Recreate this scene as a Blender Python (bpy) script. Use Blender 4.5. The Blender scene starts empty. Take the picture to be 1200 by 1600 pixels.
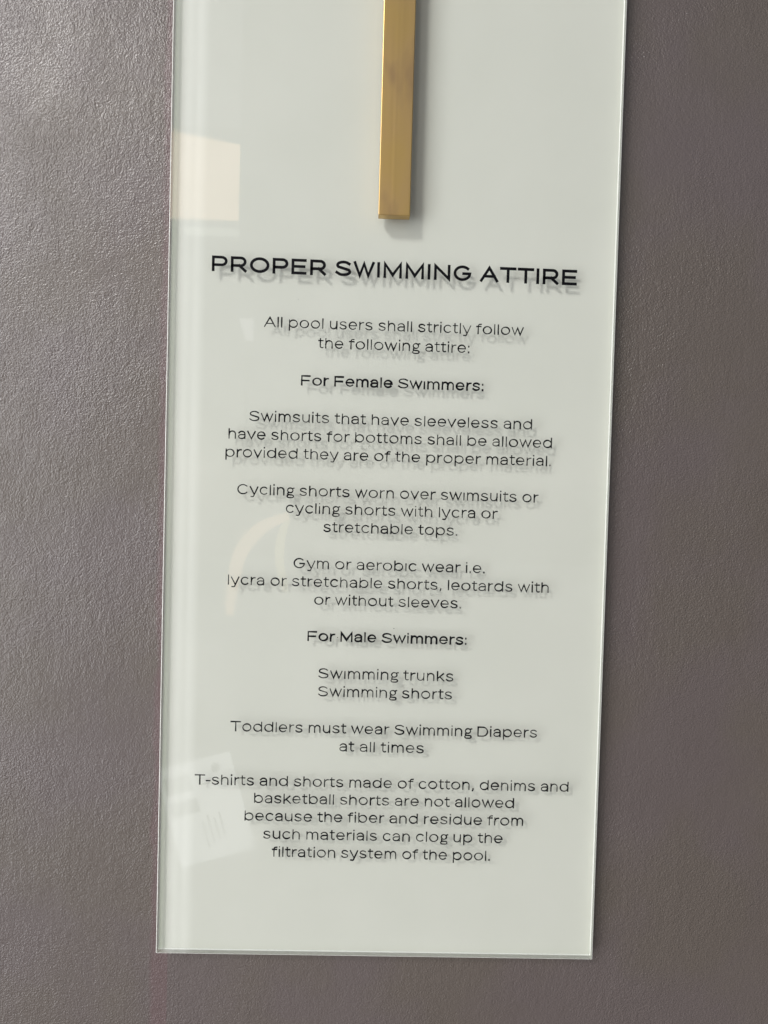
import bpy, bmesh, math, random
from mathutils import Vector, Matrix
random.seed(7)
S = bpy.context.scene
C = S.collection
ZC = 1.15                       # height of the sign's reference point above the floor

# ------------------------------------------------------------------ camera
cam = bpy.data.objects.new('camera', bpy.data.cameras.new('camera'))
C.objects.link(cam); S.camera = cam
cam.data.sensor_fit = 'VERTICAL'; cam.data.sensor_height = 32.0; cam.data.lens = 24.0
cam.data.clip_start = 0.01; cam.data.clip_end = 200
R = [(0.99943187, 0.02655647, 0.020753), (-0.02719831, 0.99914044, 0.03128301), (-0.0199044, -0.03182969, 0.99929509)]
def mp(x, y, z): return Vector((x, z, -y))
cx = mp(R[0][0], R[1][0], R[2][0]); cy = -mp(R[0][1], R[1][1], R[2][1]); cz = -mp(R[0][2], R[1][2], R[2][2])
loc = mp(-0.00905, -0.01582, -0.35694) + Vector((0, 0, ZC))
M4 = Matrix.Identity(4)
for i in range(3):
    M4[i][0] = cx[i]; M4[i][1] = cy[i]; M4[i][2] = cz[i]; M4[i][3] = loc[i]
cam.matrix_world = M4

# ------------------------------------------------------------------ daylight
SD = Vector((-0.74, -1.0, 0.86)).normalized()      # towards the sun
el = math.asin(SD.z); az = math.atan2(SD.x, SD.y)
W = bpy.data.worlds.new('World'); S.world = W; W.use_nodes = True
nt = W.node_tree; nt.nodes.clear()
sky = nt.nodes.new('ShaderNodeTexSky'); sky.sky_type = 'NISHITA'; sky.sun_disc = False
sky.sun_elevation = el; sky.sun_rotation = az; sky.dust_density = 1.5; sky.ozone_density = 0.6; sky.air_density = 1.0
bg = nt.nodes.new('ShaderNodeBackground'); bg.inputs['Strength'].default_value = 0.055
wo = nt.nodes.new('ShaderNodeOutputWorld')
hs = nt.nodes.new('ShaderNodeHueSaturation'); hs.inputs['Saturation'].default_value = 0.45   # thin overcast
nt.links.new(sky.outputs[0], hs.inputs['Color']); nt.links.new(hs.outputs[0], bg.inputs[0]); nt.links.new(bg.outputs[0], wo.inputs[0])
sun = bpy.data.objects.new('sun', bpy.data.lights.new('sun', 'SUN')); C.objects.link(sun)
sun.data.energy = 1.3; sun.data.angle = math.radians(10); sun.data.color = (1.0, 0.985, 0.955)
sun.rotation_euler = SD.to_track_quat('Z', 'Y').to_euler(); sun.location = (-3, -3, 5)
S.view_settings.view_transform = 'Standard'; S.view_settings.look = 'None'
S.view_settings.exposure = -0.01; S.view_settings.gamma = 1.0
S.cycles.max_bounces = 8; S.cycles.transparent_max_bounces = 16

# ------------------------------------------------------------------ materials
def mat(name):
    m = bpy.data.materials.new(name); m.use_nodes = True
    n = m.node_tree.nodes; l = m.node_tree.links
    for x in list(n): n.remove(x)
    o = n.new('ShaderNodeOutputMaterial')
    return m, n, l, o
def principled(name, col, rough, metal=0.0, spec=0.5):
    m, n, l, o = mat(name)
    p = n.new('ShaderNodeBsdfPrincipled'); l.new(p.outputs[0], o.inputs[0])
    p.inputs['Base Color'].default_value = (*col, 1); p.inputs['Roughness'].default_value = rough
    p.inputs['Metallic'].default_value = metal; p.inputs['Specular IOR Level'].default_value = spec
    return m, n, l, p
def texco(n, l, scale=(1, 1, 1)):
    t = n.new('ShaderNodeTexCoord'); mp_ = n.new('ShaderNodeMapping'); mp_.inputs['Scale'].default_value = scale
    l.new(t.outputs['Object'], mp_.inputs[0]); return mp_
def noise(n, l, co, scale, detail=2, rough=0.5, dist=0.0):
    t = n.new('ShaderNodeTexNoise'); t.inputs['Scale'].default_value = scale; t.inputs['Detail'].default_value = detail
    t.inputs['Roughness'].default_value = rough; t.inputs['Distortion'].default_value = dist
    l.new(co.outputs[0], t.inputs[0]); return t.outputs[0]
def ramp(n, l, src, stops):
    r = n.new('ShaderNodeValToRGB'); l.new(src, r.inputs[0]); e = r.color_ramp.elements
    while len(e) < len(stops): e.new(0.5)
    for k, (p_, c_) in enumerate(stops):
        e[k].position = p_; e[k].color = (*c_, 1) if len(c_) == 3 else c_
    return r.outputs[0]
def math_(n, l, op, a, b=None):
    x = n.new('ShaderNodeMath'); x.operation = op
    for k, v in enumerate((a, b)):
        if v is None: continue
        if isinstance(v, (int, float)): x.inputs[k].default_value = v
        else: l.new(v, x.inputs[k])
    return x.outputs[0]

# wall: satin grey-brown paint, roller stipple
m_wall, n, l, p = principled('satin_wall_paint', (.16, .13, .12), 0.42, 0.0, 0.75)
co = texco(n, l)
patch = noise(n, l, co, 14, 3, 0.55)
paint = ramp(n, l, patch, [(0.42, (0.125, 0.102, 0.089)), (0.58, (0.127, 0.102, 0.099))])
t = n.new('ShaderNodeTexCoord'); sx = n.new('ShaderNodeSeparateXYZ'); l.new(t.outputs['Object'], sx.inputs[0])
m1 = math_(n, l, 'LESS_THAN', sx.outputs[0], -0.1)          # pinkish strip beside the sign
m2 = ramp(n, l, math_(n, l, 'ADD', math_(n, l, 'MULTIPLY', math_(n, l, 'ADD', sx.outputs[0], 0.1115), 90.0), math_(n, l, 'MULTIPLY', noise(n, l, co, 70, 3), 0.5)), [(0.45, (0,) * 3), (0.65, (1,) * 3)])
mk = math_(n, l, 'MULTIPLY', math_(n, l, 'MULTIPLY', m1, m2), 0.8)
mxc = n.new('ShaderNodeMix'); mxc.data_type = 'RGBA'; l.new(mk, mxc.inputs[0]); l.new(paint, mxc.inputs[6]); mxc.inputs[7].default_value = (0.145, 0.093, 0.096, 1)
l.new(mxc.outputs[2], p.inputs['Base Color'])
fine = noise(n, l, co, 1200, 2, 0.5)
mid = noise(n, l, co, 560, 1, 0.5)
st = texco(n, l, (1, 1, 0.3)); lap = noise(n, l, st, 330, 1, 0.5)
big = noise(n, l, co, 60, 2)
h = math_(n, l, 'ADD', math_(n, l, 'MULTIPLY', fine, 1.0), math_(n, l, 'MULTIPLY', mid, 0.5))
h = math_(n, l, 'ADD', h, math_(n, l, 'MULTIPLY', lap, 0.35))
h = math_(n, l, 'ADD', h, math_(n, l, 'MULTIPLY', big, 1.0))
amp = ramp(n, l, noise(n, l, co, 13, 3), [(0.35, (0.55,) * 3), (0.62, (1.1,) * 3)])
h = math_(n, l, 'MULTIPLY', h, amp)
p.inputs['Coat Weight'].default_value = 0.42; p.inputs['Coat Roughness'].default_value = 0.16
bp = n.new('ShaderNodeBump'); bp.inputs['Strength'].default_value = 1.0; bp.inputs['Distance'].default_value = 0.00040
l.new(h, bp.inputs['Height']); l.new(bp.outputs[0], p.inputs['Normal']); l.new(bp.outputs[0], p.inputs['Coat Normal'])
rr = ramp(n, l, noise(n, l, co, 40, 2), [(0.3, (0.33,) * 3), (0.7, (0.44,) * 3)]); l.new(rr, p.inputs['Roughness'])

# clear front sheet: reflection by angle over a see-through body with a faint green tint
m_glass, n, l, o = mat('clear_front_sheet')
tr = n.new('ShaderNodeBsdfTransparent'); tr.inputs[0].default_value = (0.985, 0.992, 0.985, 1)
gl = n.new('ShaderNodeBsdfAnisotropic'); gl.inputs['Roughness'].default_value = 0.02
fr = n.new('ShaderNodeFresnel'); fr.inputs[0].default_value = 1.55
geo = n.new('ShaderNodeNewGeometry')
mx = n.new('ShaderNodeMixShader')
k = math_(n, l, 'MULTIPLY', fr.outputs[0], math_(n, l, 'SUBTRACT', 1.0, geo.outputs['Backfacing']))
l.new(k, mx.inputs[0]); l.new(tr.outputs[0], mx.inputs[1]); l.new(gl.outputs[0], mx.inputs[2]); l.new(mx.outputs[0], o.inputs[0])

m_edge, n, l, p = principled('cut_sheet_edge', (0.86, 0.88, 0.82), 0.22)
tr = n.new('ShaderNodeBsdfTransparent'); tr.inputs[0].default_value = (0.93, 0.97, 0.90, 1); mx = n.new('ShaderNodeMixShader')
mx.inputs[0].default_value = 0.45; ou = [x for x in n if x.type == 'OUTPUT_MATERIAL'][0]
l.new(tr.outputs[0], mx.inputs[1]); l.new(p.outputs[0], mx.inputs[2]); l.new(mx.outputs[0], ou.inputs[0])
m_arris, n, l, p = principled('ground_arris', (0.82, 0.83, 0.79), 0.3)
m_back, n, l, p = principled('white_back_paint', (0.72, 0.73, 0.665), 0.6, 0.0, 0.1)
co = texco(n, l)
l.new(ramp(n, l, noise(n, l, co, 22, 4), [(0.3, (0.718, 0.720, 0.664)), (0.7, (0.745, 0.744, 0.690))]), p.inputs['Base Color'])
m_ink, n, l, p = principled('black_lettering', (0.004, 0.004, 0.006), 0.6, 0.0, 0.12)
m_brass, n, l, p = principled('aged_brass', (0.6, 0.43, 0.18), 0.36, 1.0)
co = texco(n, l)
cs = texco(n, l, (1, 1, 0.35))
tone = ramp(n, l, noise(n, l, cs, 60, 3, 0.5), [(0.30, (0.38, 0.25, 0.15)), (0.50, (0.60, 0.41, 0.175)), (0.68, (0.61, 0.42, 0.15))])
l.new(tone, p.inputs['Base Color'])
cb = texco(n, l, (1500, 1500, 9)); gr = noise(n, l, cb, 1.0, 3, 0.6)
l.new(ramp(n, l, gr, [(0.2, (0.33,) * 3), (0.8, (0.40,) * 3)]), p.inputs['Roughness'])
bp = n.new('ShaderNodeBump'); bp.inputs['Strength'].default_value = 0.08; bp.inputs['Distance'].default_value = 0.0001
l.new(gr, bp.inputs['Height']); l.new(bp.outputs[0], p.inputs['Normal'])

# ------------------------------------------------------------------ helpers
def link(name, bm, m, parent=None, mats=None):
    me = bpy.data.meshes.new(name); bm.to_mesh(me); bm.free()
    for x in (mats or [m]): me.materials.append(x)
    o = bpy.data.objects.new(name, me); C.objects.link(o)
    if parent: o.parent = parent
    return o
def box(bm, x0, x1, y0, y1, z0, z1, bevel=0.0, seg=2):
    r = bmesh.ops.create_cube(bm, size=1.0)
    for v in r['verts']:
        v.co = Vector(((x0 + x1) / 2 + v.co.x * (x1 - x0), (y0 + y1) / 2 + v.co.y * (y1 - y0), (z0 + z1) / 2 + v.co.z * (z1 - z0)))
    if bevel:
        es = list({e for v in r['verts'] for e in v.link_edges})
        bmesh.ops.bevel(bm, geom=es, offset=bevel, segments=seg, profile=0.5, affect='EDGES')

# ------------------------------------------------------------------ the wall
T = 0.0038          # front sheet
TB = 0.0020         # painted backing sheet
YW = T + TB + 0.0024
bm = bmesh.new(); box(bm, -2.0, 2.0, YW, YW + 0.15, 0.0, 3.2)
wall = link('wall', bm, m_wall); wall['kind'] = 'structure'

m_floor, n, l, p = principled('pale_deck', (0.38, 0.36, 0.33), 0.6)
bm = bmesh.new(); box(bm, -12, 12, -12, YW, -0.2, 0.0)
fl = link('floor', bm, m_floor); fl['kind'] = 'structure'

# ------------------------------------------------------------------ the sign
WX = 0.1035; ZB = -0.2061; ZT = 0.46
sign = bpy.data.objects.new('notice_sign', None); C.objects.link(sign); sign.location = (0, 0, ZC)
sign['label'] = 'tall clear-fronted white pool dress code sign fixed to the grey-brown wall'
sign['category'] = 'sign'

bm = bmesh.new(); box(bm, -WX, WX, 0.0, T - 0.0001, ZB, ZT, 0.0004, 2)
bm.normal_update()
for f in bm.faces: f.material_index = 0 if abs(f.normal.y) > 0.98 else (1 if abs(f.normal.y) < 0.02 else 2)
front = link('front_sheet', bm, None, sign, [m_glass, m_edge, m_arris])
bm = bmesh.new(); box(bm, -WX, WX, T, T + TB, ZB, ZT, 0.0002, 1)
link('backing_sheet', bm, m_back, sign)
bm = bmesh.new(); box(bm, -WX + 0.03, WX - 0.03, T + TB + 0.0002, YW - 0.0001, ZB + 0.03, ZT - 0.03)
link('mounting_pad', bm, m_ink, sign)

# brass strip (slightly off plumb, as in the photograph)
HB = 0.0056
bm = bmesh.new(); box(bm, -0.0072, 0.0072, -HB, -0.0001, 0.1392, ZT - 0.02, 0.00035, 2)
brass = link('brass_strip', bm, m_brass, sign)
brass.location = (-0.0008, 0, 0)

# ------------------------------------------------------------------ lettering: single-stroke alphabet
X = 0.78; D = -0.30
def arc(cx_, cy_, rx, ry, a0, a1, n_=14):
    return [(cx_ + rx * math.cos(math.radians(a0 + (a1 - a0) * k / n_)), cy_ + ry * math.sin(math.radians(a0 + (a1 - a0) * k / n_))) for k in range(n_ + 1)]
def ell(x0, x1, y0, y1): return arc((x0 + x1) / 2, (y0 + y1) / 2, (x1 - x0) / 2, (y1 - y0) / 2, 90, 450, 30)
G = {}
def g(ch, w, bl, br, *st): G[ch] = (w, bl, br, st)
s_, r_, d_ = 0.125, 0.095, 0.05      # side bearings: straight, round, diagonal
def Sshape(w, hh):
    q = hh / 4; cx_ = w / 2
    a = [(w * 0.93, hh - q * 0.55)] + arc(cx_, hh - q * 0.98, w * 0.46, q * 0.98, 55, 215, 12)
    b = arc(cx_, q * 1.0, w * 0.49, q * 1.0, 35, -125, 12) + [(0.0, q * 0.72)]
    return a + b
g('A', 1.08, d_, d_, [(0, 0), (0.54, 1), (1.08, 0)], [(0.19, 0.34), (0.89, 0.34)])
g('C', 1.0, r_, r_, arc(0.52, 0.5, 0.52, 0.5, 42, 318, 28))
g('D', 0.98, s_, r_, [(0, 0), (0, 1), (0.5, 1)] + arc(0.5, 0.5, 0.48, 0.5, 90, -90, 18) + [(0, 0)])
g('E', 0.84, s_, s_, [(0.84, 1), (0, 1), (0, 0), (0.84, 0)], [(0, 0.51), (0.76, 0.51)])
g('F', 0.80, s_, s_, [(0.80, 1), (0, 1), (0, 0)], [(0, 0.48), (0.72, 0.48)])
g('G', 1.04, r_, s_, arc(0.52, 0.5, 0.52, 0.5, 45, 338, 28) + [(1.03, 0.47), (0.60, 0.47)])
g('I', 0.0, s_, s_, [(0, 0), (0, 1)])
g('M', 1.08, s_, s_, [(0, 0), (0, 1), (0.54, 0.14), (1.08, 1), (1.08, 0)])
g('N', 0.94, s_, s_, [(0, 0), (0, 1), (0.94, 0), (0.94, 1)])
g('O', 1.14, r_, r_, ell(0, 1.14, 0, 1))
g('P', 0.88, s_, r_, [(0, 0), (0, 1), (0.57, 1)] + arc(0.57, 0.70, 0.31, 0.30, 90, -90, 14) + [(0, 0.40)])
g('R', 0.90, s_, s_, [(0, 0), (0, 1), (0.59, 1)] + arc(0.59, 0.70, 0.29, 0.30, 90, -90, 14) + [(0, 0.40)], [(0.50, 0.40), (0.90, 0)])
g('S', 0.90, r_, r_, Sshape(0.90, 1))
g('T', 0.94, d_, d_, [(0, 1), (0.94, 1)], [(0.47, 1), (0.47, 0)])
g('W', 1.26, d_, d_, [(0, 1), (0.34, 0), (0.63, 0.93), (0.92, 0), (1.26, 1)])
bowl = ell(0, 0.80, 0, X)
g('a', 0.64, r_, s_, [(0.03, X * 0.78)] + arc(0.33, X * 0.66, 0.30, X * 0.34, 145, 0, 12) + [(0.64, X * 0.66), (0.64, 0)],
  [(0.64, X * 0.55), (0.30, X * 0.55)] + arc(0.27, X * 0.275, 0.27, X * 0.275, 90, 270, 12) + arc(0.33, X * 0.36, 0.31, X * 0.36, 270, 350, 6))
g('b', 0.80, s_, r_, [(0, 1), (0, 0)], bowl)
g('c', 0.68, r_, r_, arc(0.38, X / 2, 0.38, X / 2, 45, 315, 22))
g('d', 0.80, r_, s_, [(0.80, 1), (0.80, 0)], bowl)
g('e', 0.74, r_, r_, [(0.0, X * 0.5), (0.74, X * 0.5)] + arc(0.37, X / 2, 0.37, X / 2, 0, 318, 24))
g('f', 0.42, d_, d_, [(0.15, 0), (0.15, 0.80)] + arc(0.35, 0.80, 0.20, 0.20, 180, 100, 7) + [(0.44, 1.0)], [(0, X * 0.97), (0.42, X * 0.97)])
g('g', 0.66, r_, d_, ell(0.05, 0.59, X * 0.34, X), [(0.52, X * 0.93), (0.70, X * 0.99)],
  [(0.12, X * 0.40)] + arc(0.16, X * 0.20, 0.09, X * 0.13, 110, 235, 6) + [(0.30, 0.03), (0.48, 0.02)] + arc(0.46, -0.13, 0.20, 0.15, 75, -90, 8) + [(0.18, -0.28)] + arc(0.20, -0.13, 0.20, 0.15, 270, 120, 8) + [(0.16, 0.05)])
g('h', 0.64, s_, s_, [(0, 1), (0, 0)], [(0, X * 0.50)] + arc(0.33, X * 0.62, 0.31, X * 0.38, 170, 0, 12) + [(0.64, 0)])
g('i', 0.0, s_, s_, [(0, X * 0.95), (0, 0)], [(0, 1.04), (0, 1.06)])
g('k', 0.66, s_, d_, [(0, 1), (0, 0)], [(0.58, X), (0, X * 0.30)], [(0.22, X * 0.56), (0.66, 0)])
g('l', 0.0, s_, s_, [(0, 1.0), (0, 0)])
g('m', 1.10, s_, s_, [(0, X), (0, 0)], [(0, X * 0.50)] + arc(0.285, X * 0.62, 0.265, X * 0.38, 170, 0, 10) + [(0.55, 0)], [(0.55, X * 0.50)] + arc(0.835, X * 0.62, 0.265, X * 0.38, 170, 0, 10) + [(1.10, 0)])
g('n', 0.64, s_, s_, [(0, X), (0, 0)], [(0, X * 0.50)] + arc(0.33, X * 0.62, 0.31, X * 0.38, 170, 0, 12) + [(0.64, 0)])
g('o', 0.82, r_, r_, ell(0, 0.82, 0, X))
g('p', 0.80, s_, r_, [(0, X), (0, D)], bowl)
g('r', 0.36, s_, d_, [(0, X), (0, 0)], [(0, X * 0.45)] + arc(0.32, X * 0.52, 0.31, X * 0.45, 175, 90, 8) + [(0.38, X * 0.97)])
g('s', 0.62, r_, r_, Sshape(0.62, X))
g('t', 0.42, d_, d_, [(0.16, 0.97), (0.16, 0.20)] + arc(0.34, 0.18, 0.18, 0.18, 180, 275, 7) + [(0.43, 0.03)], [(0, X * 0.98), (0.42, X * 0.98)])
g('u', 0.64, s_, s_, [(0, X), (0, X * 0.38)] + arc(0.31, X * 0.38, 0.31, X * 0.38, 180, 350, 12) + [(0.64, X * 0.5)], [(0.64, X), (0.64, 0)])
g('v', 0.74, d_, d_, [(0, X), (0.37, 0), (0.74, X)])
g('w', 1.14, d_, d_, [(0, X), (0.30, 0), (0.57, X * 0.95), (0.84, 0), (1.14, X)])
g('y', 0.76, d_, d_, [(0.76, X), (0.37, -0.16)] + arc(0.24, -0.12, 0.14, 0.17, 340, 250, 5) + [(0.08, -0.27)], [(0, X), (0.39, 0)])
g('.', 0.0, s_, s_, [(0, 0.0), (0, 0.055)])
g(',', 0.06, s_, s_, [(0.05, 0.07), (0.05, 0.0), (0.0, -0.14)])
g(':', 0.0, s_, s_, [(0, 0.0), (0, 0.055)], [(0, X * 0.80), (0, X * 0.80 + 0.055)])
g('-', 0.34, d_, d_, [(0, 0.38), (0.34, 0.38)])
SPACE = 0.36
def ribbon(bm, pts, w, y0, y1, wear=0.0):
    """one stroke of the given width as a thin raised strip with mitred bends"""
    P = [Vector(q) for q in pts]
    Q = [P[0]]
    for q in P[1:]:
        if (q - Q[-1]).length > 1e-7: Q.append(q)
    P = Q
    if len(P) < 2: return
    if wear:                                   # cut long runs so that the worn width can vary along them
        Q = [P[0]]
        for q in P[1:]:
            k_ = max(1, int((q - Q[-1]).length / 0.0009)); a_ = Q[-1].copy()
            Q += [a_.lerp(q, (i_ + 1) / k_) for i_ in range(k_)]
        P = Q
    ph, fq = random.uniform(0, 6.28), random.uniform(350, 900); run = 0.0; w_base = w
    closed = (P[0] - P[-1]).length < 1e-6
    if closed: P = P[:-1]
    n_ = len(P); rows = []
    for k in range(n_):
        if k: run += (P[k] - P[k - 1]).length
        w = w_base * (1 + wear * math.sin(ph + run * fq)) if not closed or not wear else w_base * (1 + wear * math.sin(ph + 2 * 6.2832 * k / n_))
        a = P[k - 1] if (k > 0 or closed) else None
        b = P[(k + 1) % n_] if (k < n_ - 1 or closed) else None
        d1 = (P[k] - a).normalized() if a is not None else None
        d2 = (b - P[k]).normalized() if b is not None else None
        if d1 is None: d1 = d2
        if d2 is None: d2 = d1
        t = (d1 + d2)
        t = t.normalized() if t.length > 1e-4 else d1
        nn = Vector((-t.y, t.x)); c_ = max(0.42, nn.dot(Vector((-d1.y, d1.x))))
        o_ = nn * (w / 2 / c_)
        e_ = Vector((0, 0))
        if not closed and k == 0: e_ = -d2 * w * 0.5 * (1 if True else 0)
        if not closed and k == n_ - 1: e_ = d1 * w * 0.5
        l_, r__ = P[k] + o_ + e_, P[k] - o_ + e_
        rows.append([bm.verts.new((l_.x, y0, l_.y)), bm.verts.new((r__.x, y0, r__.y)), bm.verts.new((r__.x, y1, r__.y)), bm.verts.new((l_.x, y1, l_.y))])
    m_ = n_ if closed else n_ - 1
    for k in range(m_):
        A, B = rows[k], rows[(k + 1) % n_]
        for j in range(3 if True else 4):
            if j == 0: bm.faces.new((A[0], A[1], B[1], B[0]))
            if j == 1: bm.faces.new((A[1], A[2], B[2], B[1]))
            if j == 2: bm.faces.new((A[3], A[0], B[0], B[3]))
    if not closed:
        bm.faces.new((rows[0][3], rows[0][2], rows[0][1], rows[0][0])); bm.faces.new(rows[-1])
def natural(text, track):
    x = 0.0; pos = []
    for k, ch in enumerate(text):
        if ch == ' ': x += SPACE + track; continue
        w, bl, br, st = G[ch]
        if k: x += bl
        pos.append((ch, x)); x += w + br
        if k < len(text) - 1: x += track
        else: x -= br
    return x, pos
RATIOS = []
def write(text, x0, x1, z0, z1, cap, sw, name='lettering'):
    # size the tracking so that the line spans x0..x1; z0, z1 = baseline at either end
    inner = cap - sw
    target = (x1 - x0 - sw) / inner
    w0, _ = natural(text, 0.0); w1, _ = natural(text, 0.1)
    hs = 1.0
    tr_ = (target - w0) / ((w1 - w0) / 0.1)
    want = TRK
    if abs(tr_ - want) > 1e-3:                      # share the misfit between tracking and set width
        wn, _ = natural(text, want); hs = (target / wn); hs = 1 + (hs - 1) * 1.0
        tr_ = want
    RATIOS.append((text[:12], round(hs, 3)))
    _, pos = natural(text, tr_)
    bm = bmesh.new(); k = 0
    for ch, x in pos:
        ww = sw * (random.uniform(0.97, 1.03) if sw > 0.001 else random.uniform(0.88, 1.08))
        jz = random.uniform(-1, 1) * 0.00003
        for st in G[ch][3]:
            pts = []
            for (px, py) in st:
                X_ = x0 + sw / 2 + (x + px) * inner * hs
                f_ = (X_ - x0) / (x1 - x0)
                pts.append((X_, z0 + (z1 - z0) * f_ + sw / 2 + py * inner + jz))
            y1 = -0.00002; y0 = -0.00009 - 0.00001 * (k % 5); k += 1
            if ch in 'ij' and st[0][1] > 0.9 and random.random() < 0.07: continue      # a dot that has flaked off
            ribbon(bm, pts, ww, y0, y1, 0.0 if sw > 0.001 else 0.20)
    bmesh.ops.recalc_face_normals(bm, faces=bm.faces)
    return link(name, bm, m_ink, sign)
gl_n = noise(m_glass.node_tree.nodes, m_glass.node_tree.links, texco(m_glass.node_tree.nodes, m_glass.node_tree.links), 35, 5, 0.65)
m_glass.node_tree.links.new(ramp(m_glass.node_tree.nodes, m_glass.node_tree.links, gl_n, [(0.35, (0.012,) * 3), (0.75, (0.07,) * 3)]), gl.inputs['Roughness'])
def speck(bm, x, z, r):
    q = bmesh.ops.create_icosphere(bm, subdivisions=1, radius=r)
    for v in q['verts']: v.co = Vector((x + v.co.x * random.uniform(.7, 1.6), -0.00004 + v.co.y * 0.3, z + v.co.z))
bm = bmesh.new(); speck(bm, 0.0355, -0.2035, 0.00035)
for k in range(46): speck(bm, random.uniform(-.1, .1), random.uniform(-.2, .24), random.uniform(0.00005, 0.00014))
m_dust, n, l, p = principled('pale_dust', (0.7, 0.7, 0.66), 0.8)
link('dust_specks', bm, m_dust, sign)['kind'] = 'stuff'
bm = bmesh.new(); speck(bm, 0.0045, -0.0497, 0.00022); speck(bm, -0.0217, -0.0545, 0.00022)
for k in range(7): speck(bm, random.uniform(-.09, .09), random.uniform(-.19, .2), random.uniform(0.00007, 0.00013))
link('ink_specks', bm, m_ink, sign)['kind'] = 'stuff'
CT = 0.0071; CB = 0.0048
TRK = 0.19; SPACE = 0.24
write('PROPER SWIMMING ATTIRE', -0.0836, 0.0847, 0.1130, 0.1119, CT, 0.00129, 'title_lettering')
TRK = 0.12; SPACE = 0.30
LINES = [('All pool users shall strictly follow', -.0592, .0608, .0882, 0), ('the following attire:', -.0341, .0358, .0793, 0),
 ('For Female Swimmers:', -.0416, .0429, .0620, 1), ('Swimsuits that have sleeveless and', -.0650, .0661, .0449, 0),
 ('have shorts for bottoms shall be allowed', -.0744, .0757, .0365, 0), ('provided they are of the proper material.', -.0756, .0754, .0281, 0),
 ('Cycling shorts worn over swimsuits or', -.0698, .0702, .0110, 0), ('cycling shorts with lycra or', -.0472, .0513, .0029, 0),
 ('stretchable tops.', -.0295, .0327, -.0055, 0), ('Gym or aerobic wear i.e.', -.0430, .0461, -.0227, 0),
 ('lycra or stretchable shorts, leotards with', -.0733, .0765, -.0311, 0), ('or without sleeves.', -.0330, .0355, -.0395, 0),
 ('For Male Swimmers:', -.0358, .0387, -.0566, 1), ('Swimming trunks', -.0302, .0330, -.0740, 0), ('Swimming shorts', -.0302, .0326, -.0825, 0),
 ('Toddlers must wear Swimming Diapers', -.0706, .0733, -.0998, 0), ('at all times', -.0196, .0201, -.1083, 0),
 ('T-shirts and shorts made of cotton, denims and', -.0868, .0891, -.1253, 0), ('basketball shorts are not allowed', -.0589, .0635, -.1336, 0),
 ('because the fiber and residue from', -.0632, .0681, -.1420, 0), ('such materials can clog up the', -.0542, .0586, -.1505, 0),
 ('filtration system of the pool.', -.0500, .0528, -.1590, 0)]
for tx, a, b, z, bold in LINES:
    write(tx, a, b, z + 0.0001, z - 0.0001, CB, 0.00078 if bold else 0.00057)

# ------------------------------------------------------------------ added glowing things out of view: mirrored shapes and a light for the wall
def emit(name, col, st):
    m, n, l, o = mat(name); e = n.new('ShaderNodeEmission'); e.inputs[0].default_value = (*col, 1); e.inputs[1].default_value = st
    l.new(e.outputs[0], o.inputs[0]); return m
m_frame, n, l, p = principled('painted_frame', (0.55, 0.55, 0.52), 0.4)
YR = -1.2
def empty(name, loc_, label, cat):
    o = bpy.data.objects.new(name, None); C.objects.link(o); o.location = loc_; o['label'] = label; o['category'] = cat; return o
def glow(name, col, st, w):      # glowing pane, brightest along its middle
    m, n, l, o = mat(name); e = n.new('ShaderNodeEmission'); e.inputs[0].default_value = (*col, 1)
    t = n.new('ShaderNodeTexCoord'); sx = n.new('ShaderNodeSeparateXYZ'); l.new(t.outputs['Generated'], sx.inputs[0])
    r = ramp(n, l, sx.outputs[0], [(0.0, (0.05,) * 3), (w, (1,) * 3), (1 - w, (1,) * 3), (1.0, (0.05,) * 3)])
    l.new(math_(n, l, 'MULTIPLY', r, st), e.inputs[1]); l.new(e.outputs[0], o.inputs[0]); return m
def part(name, m, parent, *bx):
    bm = bmesh.new()
    for b in bx: box(bm, *b)
    o = link(name, bm, m, parent); return o

slit_panel = empty('slit_glow_panel', (-0.393, YR + 0.06, ZC - 1.0), 'added tall narrow glowing window mirrored down the left side of the clear sheet', 'panel')  # added glow in place of the bright bands from the sheet's edge optics
m_slit, n, l, o = mat('slit_glow'); e = n.new('ShaderNodeEmission'); e.inputs[0].default_value = (0.98, 0.98, 1.0, 1)
t = n.new('ShaderNodeTexCoord'); sx = n.new('ShaderNodeSeparateXYZ'); l.new(t.outputs['Generated'], sx.inputs[0])
r = ramp(n, l, sx.outputs[0], [(0.0, (0.0,) * 3), (0.16, (0.85,) * 3), (0.34, (0.95,) * 3), (0.54, (0.45,) * 3), (0.68, (0.95,) * 3), (0.76, (0.8,) * 3), (1.0, (0.0,) * 3)])
l.new(math_(n, l, 'MULTIPLY', r, 2.9), e.inputs[1])
tr = n.new('ShaderNodeBsdfTransparent'); ad = n.new('ShaderNodeAddShader')     # see-through, so the glow adds to what is behind
l.new(e.outputs[0], ad.inputs[0]); l.new(tr.outputs[0], ad.inputs[1]); l.new(ad.outputs[0], o.inputs[0])
bm = bmesh.new(); vs = [bm.verts.new(c) for c in ((0, 0, 0), (0.060, 0, 0), (0.060, 0, 2.2), (0, 0, 2.2))]; bm.faces.new(vs)
link('pane', bm, m_slit, slit_panel)
part('rail', m_frame, slit_panel, (-0.002, 0.062, -0.01, 0.01, -0.02, -0.001), (-0.002, 0.062, -0.01, 0.01, 2.201, 2.22))
hat = empty('cream_glow_panel', (-0.35, YR + 0.03, ZC + 0.62), 'added small cream glowing window mirrored at the upper left of the clear sheet', 'panel')  # unseen glowing faces added to give the cream and pale reflections
bm = bmesh.new(); box(bm, -0.085, 0.072, -0.004, 0.0, -0.088, 0.058)
for v in bm.verts:
    if v.co.z > 0 and v.co.x < 0: v.co.z += 0.026
link('pane', bm, emit('cream_glow', (1.0, 0.72, 0.50), 4.4), hat)
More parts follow.
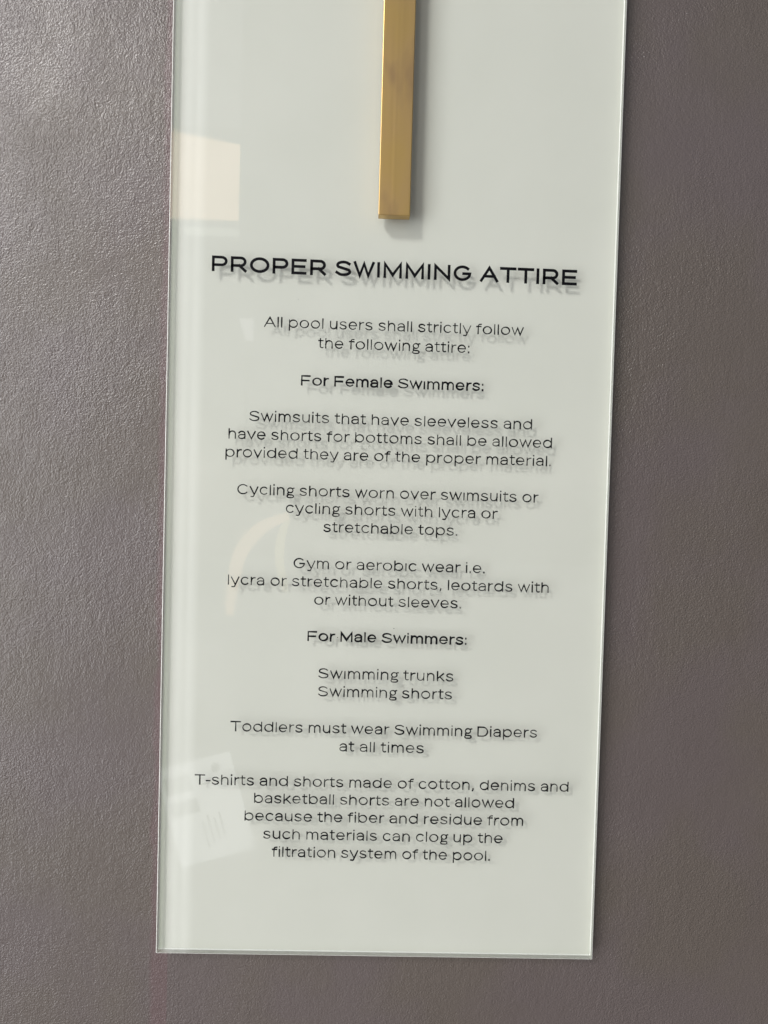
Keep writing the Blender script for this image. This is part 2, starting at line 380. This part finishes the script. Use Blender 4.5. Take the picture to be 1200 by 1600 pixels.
part('pane', emit('dim_upper_glow', (0.90, 0.90, 1.0), 0.9), hat, (-0.085, 0.072, -0.004, 0.0, 0.09, 0.60))
part('lower_strip', emit('pale_strip_glow', (0.95, 1.0, 0.95), 1.8), hat, (-0.035, 0.072, -0.014, 0.0, -0.116, -0.104))
tab = empty('white_card', (-0.315, YR + 0.05, ZC - 0.63), 'added tilted white glowing screen mirrored at the lower left of the clear sheet', 'card')  # unseen glowing card added to give the tilted white reflection
part('card', emit('white_card_glow', (0.95, 0.96, 1.0), 2.1), tab, (-0.075, 0.075, -0.004, 0.0, -0.10, 0.10))
m_dim, n, l, p = principled('dark_card_mark', (0.15, 0.15, 0.14), 0.4)
part('dark_bar', m_dim, tab, (-0.065, -0.012, 0.001, 0.004, 0.045, 0.080))
part('dark_bar', m_dim, tab, (-0.065, -0.010, 0.001, 0.004, 0.000, 0.028))
for q in range(4): part('dark_bar', m_dim, tab, (-0.012 + q * 0.012, -0.009 + q * 0.012, 0.001, 0.003, -0.075 + 0.006 * q, -0.02 + 0.01 * (q % 2)))
part('dark_bar', m_dim, tab, (0.0, 0.060, 0.001, 0.003, 0.050, 0.053))
bm = bmesh.new(); bmesh.ops.create_cone(bm, cap_ends=True, segments=24, radius1=0.009, radius2=0.009, depth=0.003, matrix=Matrix.Translation((0.042, 0.003, 0.078)) @ Matrix.Rotation(math.pi / 2, 4, 'X'))
link('round_hole', bm, m_dim, tab)
tab.rotation_euler = (0, math.radians(-16), 0)
shape = empty('pale_glow_shape', (-0.262, YR, ZC + 0.33), 'added small pale glowing lamp mirrored beside the first line of text', 'shape')  # unseen glowing block added for a small pale reflection
bm = bmesh.new(); box(bm, -0.016, 0.012, -0.01, 0.0, -0.025, 0.018)
for v in bm.verts:
    if v.co.z < 0 and v.co.x < 0: v.co.x += 0.014
link('glow_block', bm, emit('pale_shape_glow', (0.95, 0.93, 1.0), 2.0), shape)
part('stem', m_frame, shape, (-0.002, 0.004, -0.012, -0.002, -0.3, -0.026))
big_ = empty('side_glow_panel', (-1.35, -1.10, ZC + 0.2), 'large added glowing window to the left of the sign wall', 'panel')  # unseen emissive pane added to light the wall from the left
part('pane', emit('side_panel_glow', (0.97, 0.98, 1.0), 5.4), big_, (-0.004, 0.0, -0.42, 0.42, -1.2, 0.55))
part('frame', m_frame, big_, (-0.03, 0.02, -0.48, -0.421, -1.26, 0.61), (-0.03, 0.02, 0.421, 0.48, -1.26, 0.61))

arch = empty('arm_glow', (-0.22, YR, ZC - 0.15), 'added curved orange glowing lamp mirrored left of the middle lines of text', 'shape')  # glow added in place of the photographer's arm reflected in the sheet
def strip(name, m, pts, ws, parent):
    bm = bmesh.new(); rows = []
    for k, (x, z) in enumerate(pts):
        a = Vector(pts[max(0, k - 1)]); b = Vector(pts[min(len(pts) - 1, k + 1)]); t = (b - a).normalized(); nn = Vector((-t.y, t.x)) * ws[k] / 2
        rows.append([bm.verts.new((x + nn.x, 0, z + nn.y)), bm.verts.new((x - nn.x, 0, z - nn.y)), bm.verts.new((x - nn.x, -0.01, z - nn.y)), bm.verts.new((x + nn.x, -0.01, z + nn.y))])
    for A, B in zip(rows, rows[1:]):
        for j in range(4): bm.faces.new((A[j], A[(j + 1) % 4], B[(j + 1) % 4], B[j]))
    bm.faces.new(rows[0]); bm.faces.new(rows[-1][::-1]); bmesh.ops.recalc_face_normals(bm, faces=bm.faces)
    return link(name, bm, m, parent)
def sm(pts, n_=6):
    out = []
    for k in range(len(pts) - 1):
        p0, p1, p2, p3 = (Vector(pts[max(0, k - 1)]), Vector(pts[k]), Vector(pts[k + 1]), Vector(pts[min(len(pts) - 1, k + 2)]))
        for i in range(n_):
            t = i / n_; out.append(tuple(0.5 * (2 * p1 + (p2 - p0) * t + (2 * p0 - 5 * p1 + 4 * p2 - p3) * t * t + (3 * p1 - p0 - 3 * p2 + p3) * t ** 3)))
    return out + [tuple(pts[-1])]
A1 = sm([(-.065, -.10), (-.060, -.04), (-.048, .02), (-.022, .062), (.012, .088), (.050, .104)])
strip('glow_band', emit('warm_arm_glow', (1.0, 0.66, 0.42), 2.6), A1, [0.014 + 0.014 * math.sin(3.14 * k / (len(A1) - 1)) for k in range(len(A1))], arch)
A2 = sm([(.048, .098), (.036, .06), (.034, .01), (.048, -.05)])
strip('glow_band', emit('yellow_arm_glow', (0.95, 0.80, 0.42), 1.7), A2, [0.010 + 0.008 * math.sin(3.14 * k / (len(A2) - 1)) for k in range(len(A2))], arch)
